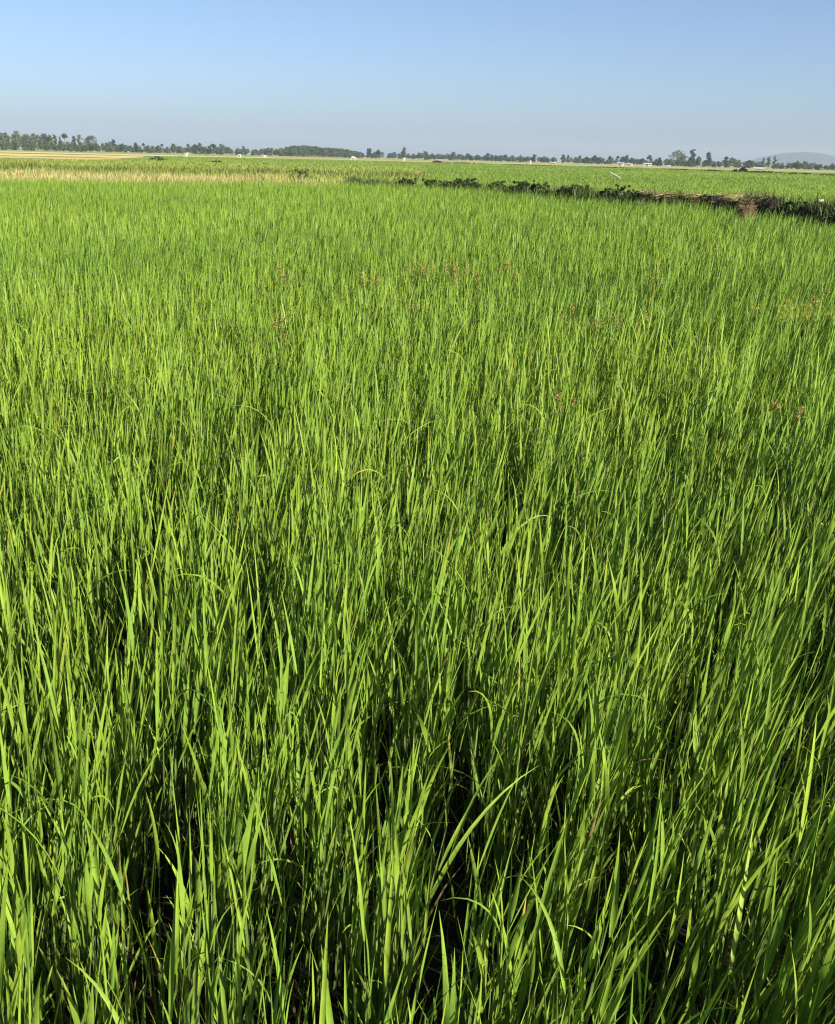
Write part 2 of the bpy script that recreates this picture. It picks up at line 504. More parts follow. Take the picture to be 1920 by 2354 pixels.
# green weedy strip behind the straw
x, y = wedge_xy(110000, 42, 190, 26)
pxx = x / y * F + IW / 2
d = np.hypot(x, y)
ok = (pxx < 960) & (d > np.interp(pxx, [-300, 0, 300, 600, 760, 860, 900], [59, 59, 60, 61, 56, 47, 42])) & (d < 165)
x, y, d = x[ok], y[ok], d[ok]
n = len(x)
band = np.exp(-((d - 96 - 8 * (vnoise(x, y, 9) - .5)) / 9) ** 2)
g = (vnoise(x, y, 6, 2) * .6 + rng.normal(.2, .15, n)).clip(0, 1)[:, None]
cols = np.array([.135, .180, .034]) * (1 - g) + np.array([.235, .262, .058]) * g
cols = cols * (1 - .42 * band[:, None])
h = (.30 + .2 * vnoise(x, y, 2, 7) + .38 * band * vnoise(x, y, 2.2, 17)) * rng.uniform(.7, 1.2, n)
tufts('wild_grass', x, y, h, np.maximum(dist_w(x, y, .9), .025), cols, M['weed'],
      'green weedy grass with a darker row behind the dry straw strip', 'grass', bendm=R(25))

# ------------------------------------------------------------------ leaf clouds for trees and shrubs
def leaf_cloud(centres, radii, per, size, flat=.8, up=.2):
    """many small leaf faces scattered through clumps"""
    c = np.repeat(np.asarray(centres), per, axis=0)
    r = np.repeat(np.asarray(radii), per, axis=0)
    n = len(c)
    d = rng.normal(size=(n, 3)); d /= np.linalg.norm(d, axis=1)[:, None]
    rad = (rng.random(n) ** .45)[:, None]
    p = c + d * rad * r * np.array([1, 1, flat])
    nrm = d * .7 + rng.normal(size=(n, 3)) * .8 + np.array([0, 0, up])
    nrm /= np.linalg.norm(nrm, axis=1)[:, None]
    a = np.cross(nrm, rng.normal(size=(n, 3))); a /= np.linalg.norm(a, axis=1)[:, None]
    b = np.cross(nrm, a)
    s = (size * rng.uniform(.6, 1.35, n))[:, None]
    q = np.stack([p - a * s, p - b * s * .55, p + a * s, p + b * s * .55], 1)
    return q.reshape(-1, 3), np.arange(n * 4).reshape(-1, 4)


def tube(path, rad, sides=6):
    path = np.asarray(path, float); m = len(path)
    tan = np.gradient(path, axis=0); tan /= np.linalg.norm(tan, axis=1)[:, None]
    ref = np.where(np.abs(tan[:, 2:3]) < .9, np.array([[0, 0, 1.]]), np.array([[1., 0, 0]]))
    u = np.cross(tan, ref); u /= np.linalg.norm(u, axis=1)[:, None]
    v = np.cross(tan, u)
    an = np.linspace(0, 2 * np.pi, sides, endpoint=False)
    V = path[:, None, :] + np.asarray(rad)[:, None, None] * (u[:, None, :] * np.cos(an)[None, :, None] + v[:, None, :] * np.sin(an)[None, :, None])
    i = np.arange(m - 1)[:, None]; j = np.arange(sides)[None, :]
    Q = np.stack([i * sides + j, i * sides + (j + 1) % sides, (i + 1) * sides + (j + 1) % sides, (i + 1) * sides + j], -1).reshape(-1, 4)
    return V.reshape(-1, 3), Q


def join(parts):
    vs, qs, k = [], [], 0
    for v, q in parts:
        vs.append(v); qs.append(q + k); k += len(v)
    return np.concatenate(vs), np.concatenate(qs)


def tree_geo(h, w, kind, dens=1.0, leaf=.32):
    """crown and trunk of one tree standing at the origin"""
    rr = random.uniform
    lx = rr(-.06, .06) * h
    lean = lambda f: np.array([lx * f * f, 0, 0])
    trunk = []
    C, Rd = [], []
    if kind == 'palm':
        pth = [np.array([lx * f * f, 0, h * .9 * f]) for f in np.linspace(0, 1, 6)]
        trunk.append(tube(pth, np.linspace(.22, .14, 6)))
        top = pth[-1]
        cs, rs = [], []
        for i in range(16):
            an = rr(0, 6.28); el = rr(-.5, 1.3)
            dv = np.array([math.cos(an) * math.cos(el), math.sin(an) * math.cos(el), math.sin(el)])
            C.append(top + dv * w * .34); Rd.append(np.array([1, 1, 1]) * w * .17)
        per = int(26 * dens)
    else:
        env = {'round': (.22, 1.0, .5), 'tall': (.16, 1.0, .5), 'cone': (.1, 1.0, .5), 'bush': (.04, 1.0, .5), 'lolli': (.42, 1.0, .5), 'wisp': (.18, 1., .5)}[kind]
        z0, z1 = env[0] * h, env[1] * h
        nc = int({'round': 26, 'tall': 18, 'cone': 22, 'bush': 22, 'lolli': 16, 'wisp': 20}[kind] * max(1, (h / 12) ** .7))
        for i in range(nc):
            f = (i + rr(0, 1)) / nc
            if kind == 'round': wf = math.sin(math.pi * min(1, .18 + .80 * f)) ** .6
            elif kind == 'tall': wf = math.sin(math.pi * (.12 + .80 * f)) ** .5 * rr(.6, 1.1)
            elif kind == 'cone': wf = (1 - f) ** .75 * .95 + .08
            elif kind == 'bush': wf = (1 - f ** 2.2) ** .5
            elif kind == 'lolli': wf = math.sin(math.pi * (.1 + .82 * f)) ** .7
            else: wf = rr(.25, 1.0)
            an = rr(0, 6.28); q = math.sqrt(rr(.05, 1))
            cr = w * rr(.13, .24) * (.75 if kind == 'wisp' else 1)
            cr = min(cr, (z1 - z0) * .22)
            rad = max(0, w * .5 * wf - cr * .7) * q
            z = z0 + (z1 - z0 - cr * .6) * f
            C.append(np.array([math.cos(an) * rad, math.sin(an) * rad, z]) + lean(z / h)); Rd.append(np.array([cr, cr, cr * rr(.6, 1.0)]))
        per = int(30 * dens)
        tp = max(z0 * 1.3, h * .72)
        fs = np.linspace(0, 1, 6)
        r0 = max(.10, h * .020)
        pth = [np.array([math.sin(3 * f) * .012 * h, 0, tp * f]) + lean(f * tp / h) for f in fs]
        trunk.append(tube(pth, r0 * (1 - .72 * fs) * np.where(fs == 0, 1.35, 1)))
        for c in C[::3]:
            s = pth[2 if c[2] < h * .6 else 3]
            if c[2] > s[2]:
                midp = (s + c) / 2 + np.array([0, 0, .04 * h])
                trunk.append(tube([s, midp, c], [r0 * .42, r0 * .28, r0 * .1], 5))
    cv, cq = leaf_cloud(C, Rd, per, leaf)
    return (cv, cq), join(trunk)


def make_tree(px, wp, top, kind, D, label, cmat='tree_a', dens=1.0, name='tree', group='trees along the far horizon'):
    p = PD(px, D)
    h = zat(px, top, D)
    w = wpx(wp, D)
    root = empty(name, p)
    (cv, cq), (tv, tq) = tree_geo(h, w * 1.35, kind, dens * 1.5, leaf=.38 * D / 800)
    mesh('crown', cv, cq, M[cmat], root)
    mesh('trunk', tv, tq, M['bark'], root, smooth=True)
    tag(root, label, 'tree', group)
    return root


T = [
 # px, width, top, kind, distance, label, leaf
 (4, 26, 303, 'round', 760, 'broad hazy tree cut off by the left picture edge', 'tree_b'),
 (17, 14, 304, 'tall', 720, 'slim dark tree beside the broad tree at the left picture edge', 'tree_a'),
 (40, 24, 298, 'tall', 730, 'tallest tree of the dense wood at far left, its dome standing out on top', 'tree_a'),
 (61, 22, 306, 'round', 760, 'pale rounded tree right of the tallest tree in the left wood', 'tree_b'),
 (77, 26, 305, 'round', 740, 'brownish broad crowned tree in the middle of the left wood', 'tree_b'),
 (103, 24, 305, 'round', 745, 'dark domed tree near the right end of the left wood', 'tree_c'),
 (116, 16, 309, 'tall', 720, 'narrow tree at the right end of the left wood', 'tree_a'),
 (129, 8, 308, 'lolli', 730, 'thin bare stemmed tree with a small dark tuft at the edge of the left wood', 'tree_c'),
 (138, 7, 314, 'tall', 720, 'short thin tree just right of the left wood', 'tree_a'),
 (150, 10, 310, 'palm', 740, 'solitary palm like tree with a spreading tuft against the sky, far left', 'tree_c'),
 (171, 13, 312, 'wisp', 735, 'leaning tree with a dark forked top, left of the twin slim tree', 'tree_c'),
 (183, 12, 308, 'lolli', 740, 'slim tree with a tall loose pale top left of the big round tree', 'tree_b'),
 (213, 30, 309, 'round', 730, 'big rounded lone tree with full crown at left', 'tree_a'),
 (252, 16, 328, 'bush', 760, 'low dome shaped tree right of the big rounded tree', 'tree_b'),
 (262, 8, 320, 'lolli', 790, 'thin tree poking above low trees at left', 'tree_c'),
 (283, 34, 329, 'bush', 800, 'wide low dark tree with flat dome at left', 'tree_c'),
 (312, 15, 327, 'cone', 790, 'pointed dark tree at the end of the flat dome tree', 'tree_c'),
 (331, 5, 331, 'palm', 800, 'tiny palm between the pointed tree and a low clump', 'tree_c'),
 (364, 12, 334, 'round', 830, 'small round tree above the low left hedge', 'tree_a'),
 (373, 4, 332, 'palm', 840, 'thin palm rising right of the small round tree', 'tree_c'),
 (398, 7, 330, 'tall', 820, 'thin pole like tree at the left of a mixed clump', 'tree_a'),
 (414, 20, 335, 'round', 830, 'pale round tree in the mixed clump left of centre', 'tree_b'),
 (449, 14, 331, 'round', 800, 'arching tree with an open crown left of the twin dark trees', 'tree_a'),
 (458, 9, 327, 'lolli', 800, 'slender tall tree with an airy top above the arching tree', 'tree_b'),
 (465, 16, 335, 'bush', 790, 'dense dark rounded tree under the slender airy tree', 'tree_c'),
 (488, 26, 330, 'round', 800, 'large dark tree with a lumpy twin crown left of centre', 'tree_c'),
 (510, 13, 330, 'wisp', 810, 'tree with a curled over top right of the lumpy twin crown', 'tree_a'),
 (645, 22, 339, 'round', 900, 'pale dome shaped tree left of the long wooded mound', 'tree_b'),
 (850, 11, 340, 'lolli', 780, 'left one of two lollipop trees near the centre, oval crown on a bare trunk', 'tree_c'),
 (870, 10, 344, 'lolli', 790, 'smaller right one of two lollipop trees near the centre', 'tree_c'),
 (931, 10, 337, 'tall', 780, 'tall narrow lone tree above the white cow at centre', 'tree_a'),
 (964, 14, 350, 'round', 860, 'rounded pale green tree right of the tall narrow tree', 'tree_b'),
 (982, 11, 353, 'bush', 840, 'compact egg shaped tree right of the tall narrow tree', 'tree_a'),
 (998, 14, 355, 'cone', 880, 'small pointed tree between the egg shaped tree and the big centre tree', 'tree_a'),
 (1043, 19, 348, 'cone', 800, 'big broad based tree right of centre with a rounded peak', 'tree_a'),
 (1084, 11, 358, 'round', 860, 'reddish dark small tree right of the broad based tree', 'tree_c'),
 (1178, 15, 359, 'round', 880, 'pale rounded tree left of the bird like forked tree', 'tree_b'),
 (1227, 12, 354, 'wisp', 850, 'dark forked tree sticking up above the row right of centre', 'tree_c'),
 (1295, 10, 354, 'tall', 850, 'left of two slim trees above the right belt', 'tree_a'),
 (1306, 8, 356, 'tall', 850, 'right of two slim trees above the right belt', 'tree_a'),
 (1333, 11, 357, 'wisp', 860, 'slightly forked tree right of the two slim trees', 'tree_b'),
 (1348, 17, 361, 'round', 870, 'round dark crown in the belt left of the white house', 'tree_c'),
 (1379, 15, 361, 'round', 850, 'dome topped tree just left of the white house', 'tree_a'),
 (1402, 7, 358, 'lolli', 880, 'thin tree above the white house', 'tree_a'),
 (1419, 5, 360, 'palm', 900, 'single tiny palm head against the sky above the white house', 'tree_c'),
 (1492, 9, 361, 'palm', 840, 'umbrella topped palm behind the long white house', 'tree_c'),
 (1517, 12, 361, 'cone', 740, 'dark conical tree left of the leaning tree', 'tree_c'),
 (1536, 22, 364, 'bush', 760, 'rounded low tree between the conical and the leaning tree', 'tree_a'),
 (1561, 36, 343, 'round', 720, 'large leaning feathery tree, tallest on the right side', 'tree_b'),
 (1570, 26, 352, 'cone', 725, 'dark broad tree inside the leaning feathery clump', 'tree_a'),
 (1590, 20, 341, 'wisp', 730, 'wispy tree with a detached dark branch right of the leaning tree', 'tree_c'),
 (1588, 24, 359, 'bush', 715, 'dark bushy tree under the wispy branch', 'tree_c'),
 (1628, 20, 347, 'cone', 740, 'tall pointed dark tree right of the leaning feathery clump', 'tree_c'),
 (1668, 11, 359, 'tall', 750, 'slim tree with a tilted dark head right of the pointed tree', 'tree_c'),
 (1684, 24, 361, 'round', 740, 'lumpy pale tree left of the blue hill', 'tree_b'),
 (1725, 30, 367, 'bush', 770, 'wide dark dome of a tree at the left foot of the hill', 'tree_c'),
 (1754, 6, 363, 'cone', 770, 'thin spire tree in front of the left slope of the hill', 'tree_b'),
 (1766, 8, 361, 'wisp', 770, 'left of two sparse trees standing before the hill', 'tree_b'),
 (1781, 9, 359, 'wisp', 770, 'right of two sparse trees standing before the hill, the taller', 'tree_a'),
 (1832, 13, 374, 'round', 790, 'small dark tree below the summit of the hill', 'tree_c'),
 (1848, 20, 371, 'round', 780, 'pale rounded tree below the right part of the hill', 'tree_b'),
 (1884, 14, 378, 'bush', 790, 'low dark tree near the right picture edge', 'tree_c'),
]
for a in T:
    make_tree(*a[:6], cmat=a[6])

# belts of trees that read as one mass
def wood(name, segs, D0, D1, label, mats, count, wmin=10, wmax=20, jit=3):
    """segs: (px, top) skyline"""
    xs = [s[0] for s in segs]; ys = [s[1] for s in segs]
    parts, tparts = [], []
    for i in range(count):
        px = xs[0] + (xs[-1] - xs[0]) * (i + random.random()) / count
        top = float(np.interp(px, xs, ys)) + random.uniform(-jit * .7, jit * .4) - 3.5
        D = random.uniform(D0, D1)
        hf = float(.50 + .75 * vnoise(np.array(px), np.array(D0), 17.0, 3)) * random.uniform(.65, 1.25)
        if name == 'tree_belt' and vnoise(np.array(px), np.array(D0), 9.0, 8) < .24: continue
        h = max(2.0, zat(px, top, D) * (hf if name == 'tree_belt' else 1)); w = wpx(random.uniform(wmin, wmax), D)
        (cv, cq), (tv, tq) = tree_geo(h, w, random.choice(['round', 'bush', 'bush', 'tall']), .9, leaf=.42 * D / 800)
        p = np.array(PD(px, D))
        parts.append((cv + p, cq)); tparts.append((tv + p, tq))
    v, q = join(parts)
    o = mesh(name, v, q, M[mats])
    tag(o, label, 'wood', kind='stuff')
    v, q = join(tparts)
    mesh('trunks', v, q, M['bark'], o, smooth=True)['kind'] = 'stuff'
    return o


wood('wood', [(-120, 308), (0, 312), (60, 312), (130, 318), (140, 328), (205, 333)], 770, 900,
     'dense hazy wood behind the tall trees at far left', 'tree_b', 34, 14, 24)
wood('scrub', [(-60, 334), (60, 335), (130, 333), (200, 335), (232, 334)], 690, 740,
     'low scrub along the foot of the left wood', 'tree_a', 30, 10, 18, 4)
wood('tree_belt', [(225, 332), (300, 335), (340, 339), (380, 339), (420, 338), (480, 338), (520, 341), (570, 342), (600, 345), (630, 343), (665, 344)], 830, 1000,
     'long low belt of trees left of the wooded mound', 'tree_a', 60, 10, 18)
wood('wooded_mound', [(655, 341), (672, 338), (705, 337), (735, 341), (765, 343), (795, 345), (806, 348), (825, 354)], 880, 1050,
     'long sloping wood like a green mound left of the lollipop trees', 'tree_a', 44, 12, 22, 1.5)
wood('tree_belt', [(815, 354), (870, 356), (920, 354), (950, 355), (1000, 357), (1030, 359), (1070, 358), (1120, 360), (1170, 361)], 980, 1250,
     'thin bluish belt of low trees along the centre of the horizon', 'tree_c', 52, 9, 18)
wood('tree_belt', [(1120, 358), (1150, 358), (1200, 362), (1240, 361), (1290, 360), (1330, 362), (1390, 363), (1440, 366), (1475, 366), (1510, 370)], 880, 1050,
     'even belt of trees right of centre behind the white houses', 'tree_c', 56, 9, 16)
wood('tree_belt', [(1505, 370), (1600, 366), (1650, 365), (1700, 369), (1750, 371), (1800, 375), (1860, 378), (1920, 380), (2020, 382)], 760, 900,
     'belt of trees in front of the blue hill on the right', 'tree_a', 56, 9, 18)
wood('distant_wood', [(-200, 333), (400, 341), (700, 348), (1000, 357), (1400, 367), (1900, 379), (2100, 384)], 1500, 1900,
     'faint bluish line of far woods along the whole horizon', 'tree_c', 150, 10, 22, 3)

# ------------------------------------------------------------------ hill
def make_hill(D=5600):
    c = PD(1838, D)
    prof_px = [1690, 1715, 1735, 1760, 1785, 1807, 1840, 1872, 1895, 1920, 1950, 1985, 2015]
    prof_y = [383, 375, 366, 358.5, 353, 350, 348.5, 349, 355, 363, 372, 380, 386]
    pts = []
    ax, ay = [], []
    for a, b in zip(prof_px, prof_y):
        q = PD(a, D); ax.append(q.x - c.x); ay.append(zat(a, b, D))
    ax, ay = np.array(ax), np.array(ay)
    nx, ny = 60, 30
    X = np.linspace(ax[0], ax[-1], nx); Y = np.linspace(-420, 420, ny)
    gx, gy = np.meshgrid(X, Y)
    z = np.interp(gx, ax, ay) * np.clip(np.cos(gy / 420 * np.pi / 2), 0, 1) ** .8 * (1 + .0 * gx)
    z = z + (vnoise(gx, gy, 40) - .5) * 3 * (z > 4)
    V = np.stack([gx + c.x, gy + c.y, z - 2], -1).reshape(-1, 3)
    i = np.arange(ny - 1)[:, None]; j = np.arange(nx - 1)[None, :]
    a = i * nx + j
    Q = np.stack([a, a + 1, a + 1 + nx, a + nx], -1).reshape(-1, 4)
    o = mesh('hill', V, Q, M['hill'], smooth=True)
    tag(o, 'low flat topped blue hill on the right horizon', 'hill', kind='structure')


make_hill()

# ------------------------------------------------------------------ bank between the fields
BK = [(800, 402), (900, 410), (1000, 414), (1150, 422), (1300, 432), (1400, 438), (1500, 444), (1650, 449), (1760, 459), (1850, 465), (1920, 472), (2150, 500), (2500, 575)]
bank_line = np.array([P(a, b, .95)[:2] for a, b in BK])


def along(line, n):
    s = np.concatenate([[0], np.cumsum(np.linalg.norm(np.diff(line, axis=0), axis=1))])
    q = np.linspace(0, s[-1], n)
    return np.stack([np.interp(q, s, line[:, 0]), np.interp(q, s, line[:, 1])], 1)


bl = along(bank_line, 420)
bt = np.gradient(bl, axis=0); bt /= np.linalg.norm(bt, axis=1)[:, None]
bn = np.stack([bt[:, 1], -bt[:, 0]], 1)             # towards the camera
bn *= np.where((bn * bl).sum(1) > 0, -1, 1)[:, None]
prof = [(-1.1, 0.0), (-.7, .45), (-.35, .74), (0, .84), (.3, .74), (.5, .5), (.7, .2), (.9, 0.0)]
bcol = bl[:, 0] / bl[:, 1] * F * .95 + IW / 2
hb = np.interp(bcol, [800, 1100, 1350, 1430, 1700, 1900], [.74, .80, .84, .97, 1.01, .92]) * (.90 + .20 * vnoise(bl[:, 0], bl[:, 1], 1.3, 8))
V = []
for o_, z in prof:
    p = bl + bn * o_
    nz = (vnoise(p[:, 0], p[:, 1], .7, 3) - .5) * .22 + (vnoise(p[:, 0], p[:, 1], .25, 5) - .5) * .16 + rng.normal(0, .03, len(p))
    V.append(np.stack([p[:, 0] + bn[:, 0] * nz, p[:, 1] + bn[:, 1] * nz, np.maximum(z * hb + nz * (z > 0), -.02)], 1))
V = np.stack(V, 1)
m_, k_ = V.shape[:2]
i = np.arange(m_ - 1)[:, None]; j = np.arange(k_ - 1)[None, :]
a = i * k_ + j
bank = mesh('field_bank', V.reshape(-1, 3), np.stack([a, a + 1, a + 1 + k_, a + k_], -1).reshape(-1, 4), M['bank_soil'], smooth=True)
tag(bank, 'dark earth bank between the two rice fields', 'bank', kind='structure')


def bank_pt(px, off=0.0):
    """point of the bank crest below a picture column; off metres towards the camera"""
    d_ = ray(px, 430)
    ang = math.atan2(d_.x, d_.y)
    k = int(np.argmin(np.abs(np.arctan2(bl[:, 0], bl[:, 1]) - ang)))
    return bl[k] + bn[k] * off


bank_V = V.copy()


def bank_z(px):
    d_ = ray(px, 430)
    k = int(np.argmin(np.abs(np.arctan2(bl[:, 0], bl[:, 1]) - math.atan2(d_.x, d_.y))))
    return float(bank_V[k, 3, 2])


# grass of the bank
cnt = 20000
k = rng.integers(0, len(bl), cnt)
off = rng.normal(0, .42, cnt)
p = bl[k] + bn[k] * off[:, None] + rng.normal(0, .12, (cnt, 2))
patch = vnoise(p[:, 0], p[:, 1], 1.1, 33)
ok = patch > .26
p, off, patch = p[ok], off[ok], patch[ok]
n = len(p)
b = Bag()
g = (rng.random(n) * .6 + .5 * (vnoise(p[:, 0], p[:, 1], 1.7, 55) - .2)).clip(0, 1)[:, None]
cols = np.array([.030, .060, .015]) * (1 - g) + np.array([.150, .185, .050]) * g
zb = np.interp(off, [q[0] for q in prof], [q[1] for q in prof]) * hb[k][ok] - .03
V, Q, t, kk = blades(p[:, 0], p[:, 1], zb, rng.random(n) * 6.28, np.abs(rng.normal(0, R(25), n)), rng.uniform(0, R(60), n), rng.uniform(.14, .46, n) * (.6 + .6 * vnoise(p[:, 0], p[:, 1], .9, 61)),
                     rng.uniform(.012, .03, n), rng.normal(0, .8, n), (rng.normal(.03, .05, n), rng.normal(0, .05, n)), 3, False)
b.add(V, Q, tint_rows(cols, cols * 1.15, t, kk, n))
tag(b.build('bank_grass', M['weed']), 'tangled dark grass growing along the bank between the fields', 'grass', kind='stuff')

# straw lying on the crest
def straw(name, pts_px, cnt, label, spread=.17, z=.88):
    pxs = rng.uniform(pts_px[0], pts_px[1], cnt)
    pp = np.array([bank_pt(q) for q in pxs]) + rng.normal(0, spread, (cnt, 2))
    b = Bag()
    c = np.array([.42, .32, .18]) * rng.uniform(.55, 1.15, (cnt, 1)) * np.array([1, 1, 1])
    zz = np.array([bank_z(q) for q in pxs]) + .02 + .05 * vnoise(pp[:, 0], pp[:, 1], .5) + rng.uniform(-.06, .05, cnt)
    V, Q, t, kk = blades(pp[:, 0], pp[:, 1], zz, rng.random(cnt) * 6.28, rng.uniform(R(78), R(102), cnt), rng.uniform(-.2, .3, cnt), rng.uniform(.15, .4, cnt),
                         rng.uniform(.008, .02, cnt), rng.normal(0, 1, cnt), (np.zeros(cnt), np.zeros(cnt)), 4, False)
    b.add(V, Q, tint_rows(c, c, t, kk, cnt))
    return tag(b.build(name, M['dry']), label, 'straw', kind='stuff')


straw('straw_mulch', (1480, 1600), 900, 'pale cut straw lying on the crest of the dark bank')
straw('straw_mulch', (1600, 1760), 800, 'tan cut straw on the bank crest running towards the straw heap', .16)


# shrubs: leafy clumps on stems
def shrub(px, wp, hp, D, label, mat='shrub_dark', xy=None, zb=0.0, group=None, name='shrub', leaf=None, dens=1.0, tall=False):
    if xy is None:
        p = PD(px, D)
    else:
        p = Vector((xy[0], xy[1], 0)); D = math.hypot(*xy)
    w = wpx(wp, D); h = hp * (1.0 if zb else 1.15) * 3.61e-4 * D + zb
    root = empty(name, (p[0], p[1], 0))
    nc = int(14 + wp * .45)
    C, Rd = [], []
    for i in range(nc):
        u = random.uniform(-.5, .5); q = random.uniform(-.5, .5) * .6
        hh = (h * (1 - (2 * u) ** 2 * .75) * random.uniform(.55, 1.0)) if not zb else (zb + (h - zb) * (1.15 - (2 * u) ** 2 * .7) * random.uniform(-.25, 1.15))
        r = min(w * .13, h * .3) * random.uniform(.45, 1.1)
        if zb and random.random() < .3:                # a loose shoot standing out of the mass
            hh = zb + (h - zb) * random.uniform(.8, 1.5); r *= .6
        C.append(np.array([u * w, q * w * .7, max(hh - r * .6, r * .5)])); Rd.append(np.array([r, r, r * .8]))
    lf = leaf or max(.03, D / 1087 * .75)
    cv, cq = leaf_cloud(C, Rd, int(60 * dens), lf)
    # loose shoots
    st = []
    for c in C[::2]:
        b0 = np.array([c[0] * .5, c[1] * .5, 0.0])
        st.append(tube([b0, (b0 + c) / 2 + np.array([0, 0, .05]), c], [.02, .015, .006], 4))
    mesh('foliage', cv, cq, M[mat], root)
    for tv, tq in st:
        mesh('stem', tv, tq, M['bark'], root)
    tag(root, label, 'shrub', group)
    return root


SB = 'dark shrubs along the bank between the fields'
for (px, wp, hp, lab, mt, off) in [
    (688, 52, 17, 'leafy green shrub at the end of the dry straw strip', 'shrub_mid', None),
    (848, 62, 15, 'broad green shrub where the straw strip ends, left end of the bank', 'shrub_mid', None)]:
    shrub(px, wp, hp, {688: 62, 848: 47}[px], lab, mt, zb=.5, group=SB)
for (px, wp, hp, lab, mt) in [
    (940, 44, 7, 'small flat dark shrub right of the broad green shrub', 'shrub_dark'),
    (1000, 50, 8, 'low mixed shrub left of the centre gap in the bank', 'shrub_mid'),
    (1035, 30, 6, 'small dark tuft shrub beside the low mixed shrub', 'shrub_dark'),
    (1080, 56, 12, 'leafy dark shrub with upright sprigs near the middle of the bank', 'shrub_dark'),
    (1150, 36, 9, 'shaggy pale green shrub right of the sprigged shrub', 'shrub_mid'),
    (1212, 60, 13, 'wide black green shrub in the middle of the bank', 'shrub_dark'),
    (1252, 44, 11, 'dark shrub overlapping the right end of the wide black green one', 'shrub_dark'),
    (1328, 66, 11, 'long flat dark shrub between the middle shrubs and the dome', 'shrub_dark'),
    (1410, 36, 9, 'small dark shrub just left of the round dome', 'shrub_dark'),
    (1441, 30, 15, 'round black dome shaped shrub left of the straw covered bank', 'shrub_dark'),
    (1478, 34, 8, 'dark shrub against the left end of the straw', 'shrub_dark'),
    (1560, 60, 4, 'low dark weeds under the straw crest', 'shrub_dark'),
    (1650, 60, 6, 'dark leafy patch below the straw left of the heap', 'shrub_dark'),
    (1745, 40, 7, 'dark shrub behind the brown straw heap', 'shrub_dark'),
    (1795, 46, 9, 'dark bushy clump right of the brown straw heap', 'shrub_dark'),
    (1845, 36, 6, 'light leafy shrub between two dark clumps at right', 'shrub_mid'),
    (1888, 50, 8, 'black shrub around the pale clod near the right edge', 'shrub_dark'),
    (1925, 40, 8, 'dark shrub cut by the right picture edge', 'shrub_dark')]:
    q = bank_pt(px, .12)
    shrub(px, wp, hp, 0, lab, mt, xy=q, zb=.83 if px < 1140 else .87, group=SB)

# far shrubs and overgrown field dikes
FS = 'far shrubs and overgrown dikes in the fields'
for a in [
    (360, 36, 9, 215, 'green hump of shrub before the yellow fields at left', 'shrub_mid'),
    (368, 26, 5, 205, 'dark low bush at the foot of the green hump at left', 'shrub_dark'),
    (498, 30, 6, 190, 'flat dark mound of weeds left of centre in the far field', 'shrub_dark'),
    (608, 18, 5, 175, 'small dark weed clump right of the flat mound', 'shrub_dark'),
    (740, 16, 6, 95, 'small dark weed clump between the two leafy shrubs', 'shrub_dark'),
    (1005, 20, 4, 420, 'brown low thicket right of centre near the tree line', 'shrub_dark'),
    (1710, 21, 11, 290, 'dark round bush on the far dike at right', 'shrub_dark'),
    (1692, 12, 7, 292, 'smaller dark bush left of the round bush on the far dike', 'shrub_dark'),
    (1640, 44, 4, 300, 'low dark weeds on the dike left of the bushes at right', 'shrub_dark'),
    (1760, 80, 5, 285, 'long dark weedy dike right of the round bush', 'shrub_dark'),
    (1840, 70, 4, 270, 'dark thin line of dike weeds towards the right edge', 'shrub_dark'),
    (1905, 44, 4, 250, 'dark dike weeds at the right picture edge', 'shrub_dark'),
    (1560, 70, 3, 320, 'faint dark dike weeds below the leaning tree', 'shrub_dark'),
    (1400, 130, 2.4, 330, 'thin dark dike edge below the white houses', 'shrub_dark'),
    (1230, 140, 2.4, 345, 'thin dark dike edge right of centre', 'shrub_dark'),
    (1060, 130, 2.4, 370, 'thin dark dike edge below the broad based tree', 'shrub_dark'),
    (1450, 60, 2.5, 250, 'short dark weed line in the far green field at right', 'shrub_dark')]:
    shrub(a[0], a[1], a[2], a[3], a[4], a[5], group=FS)

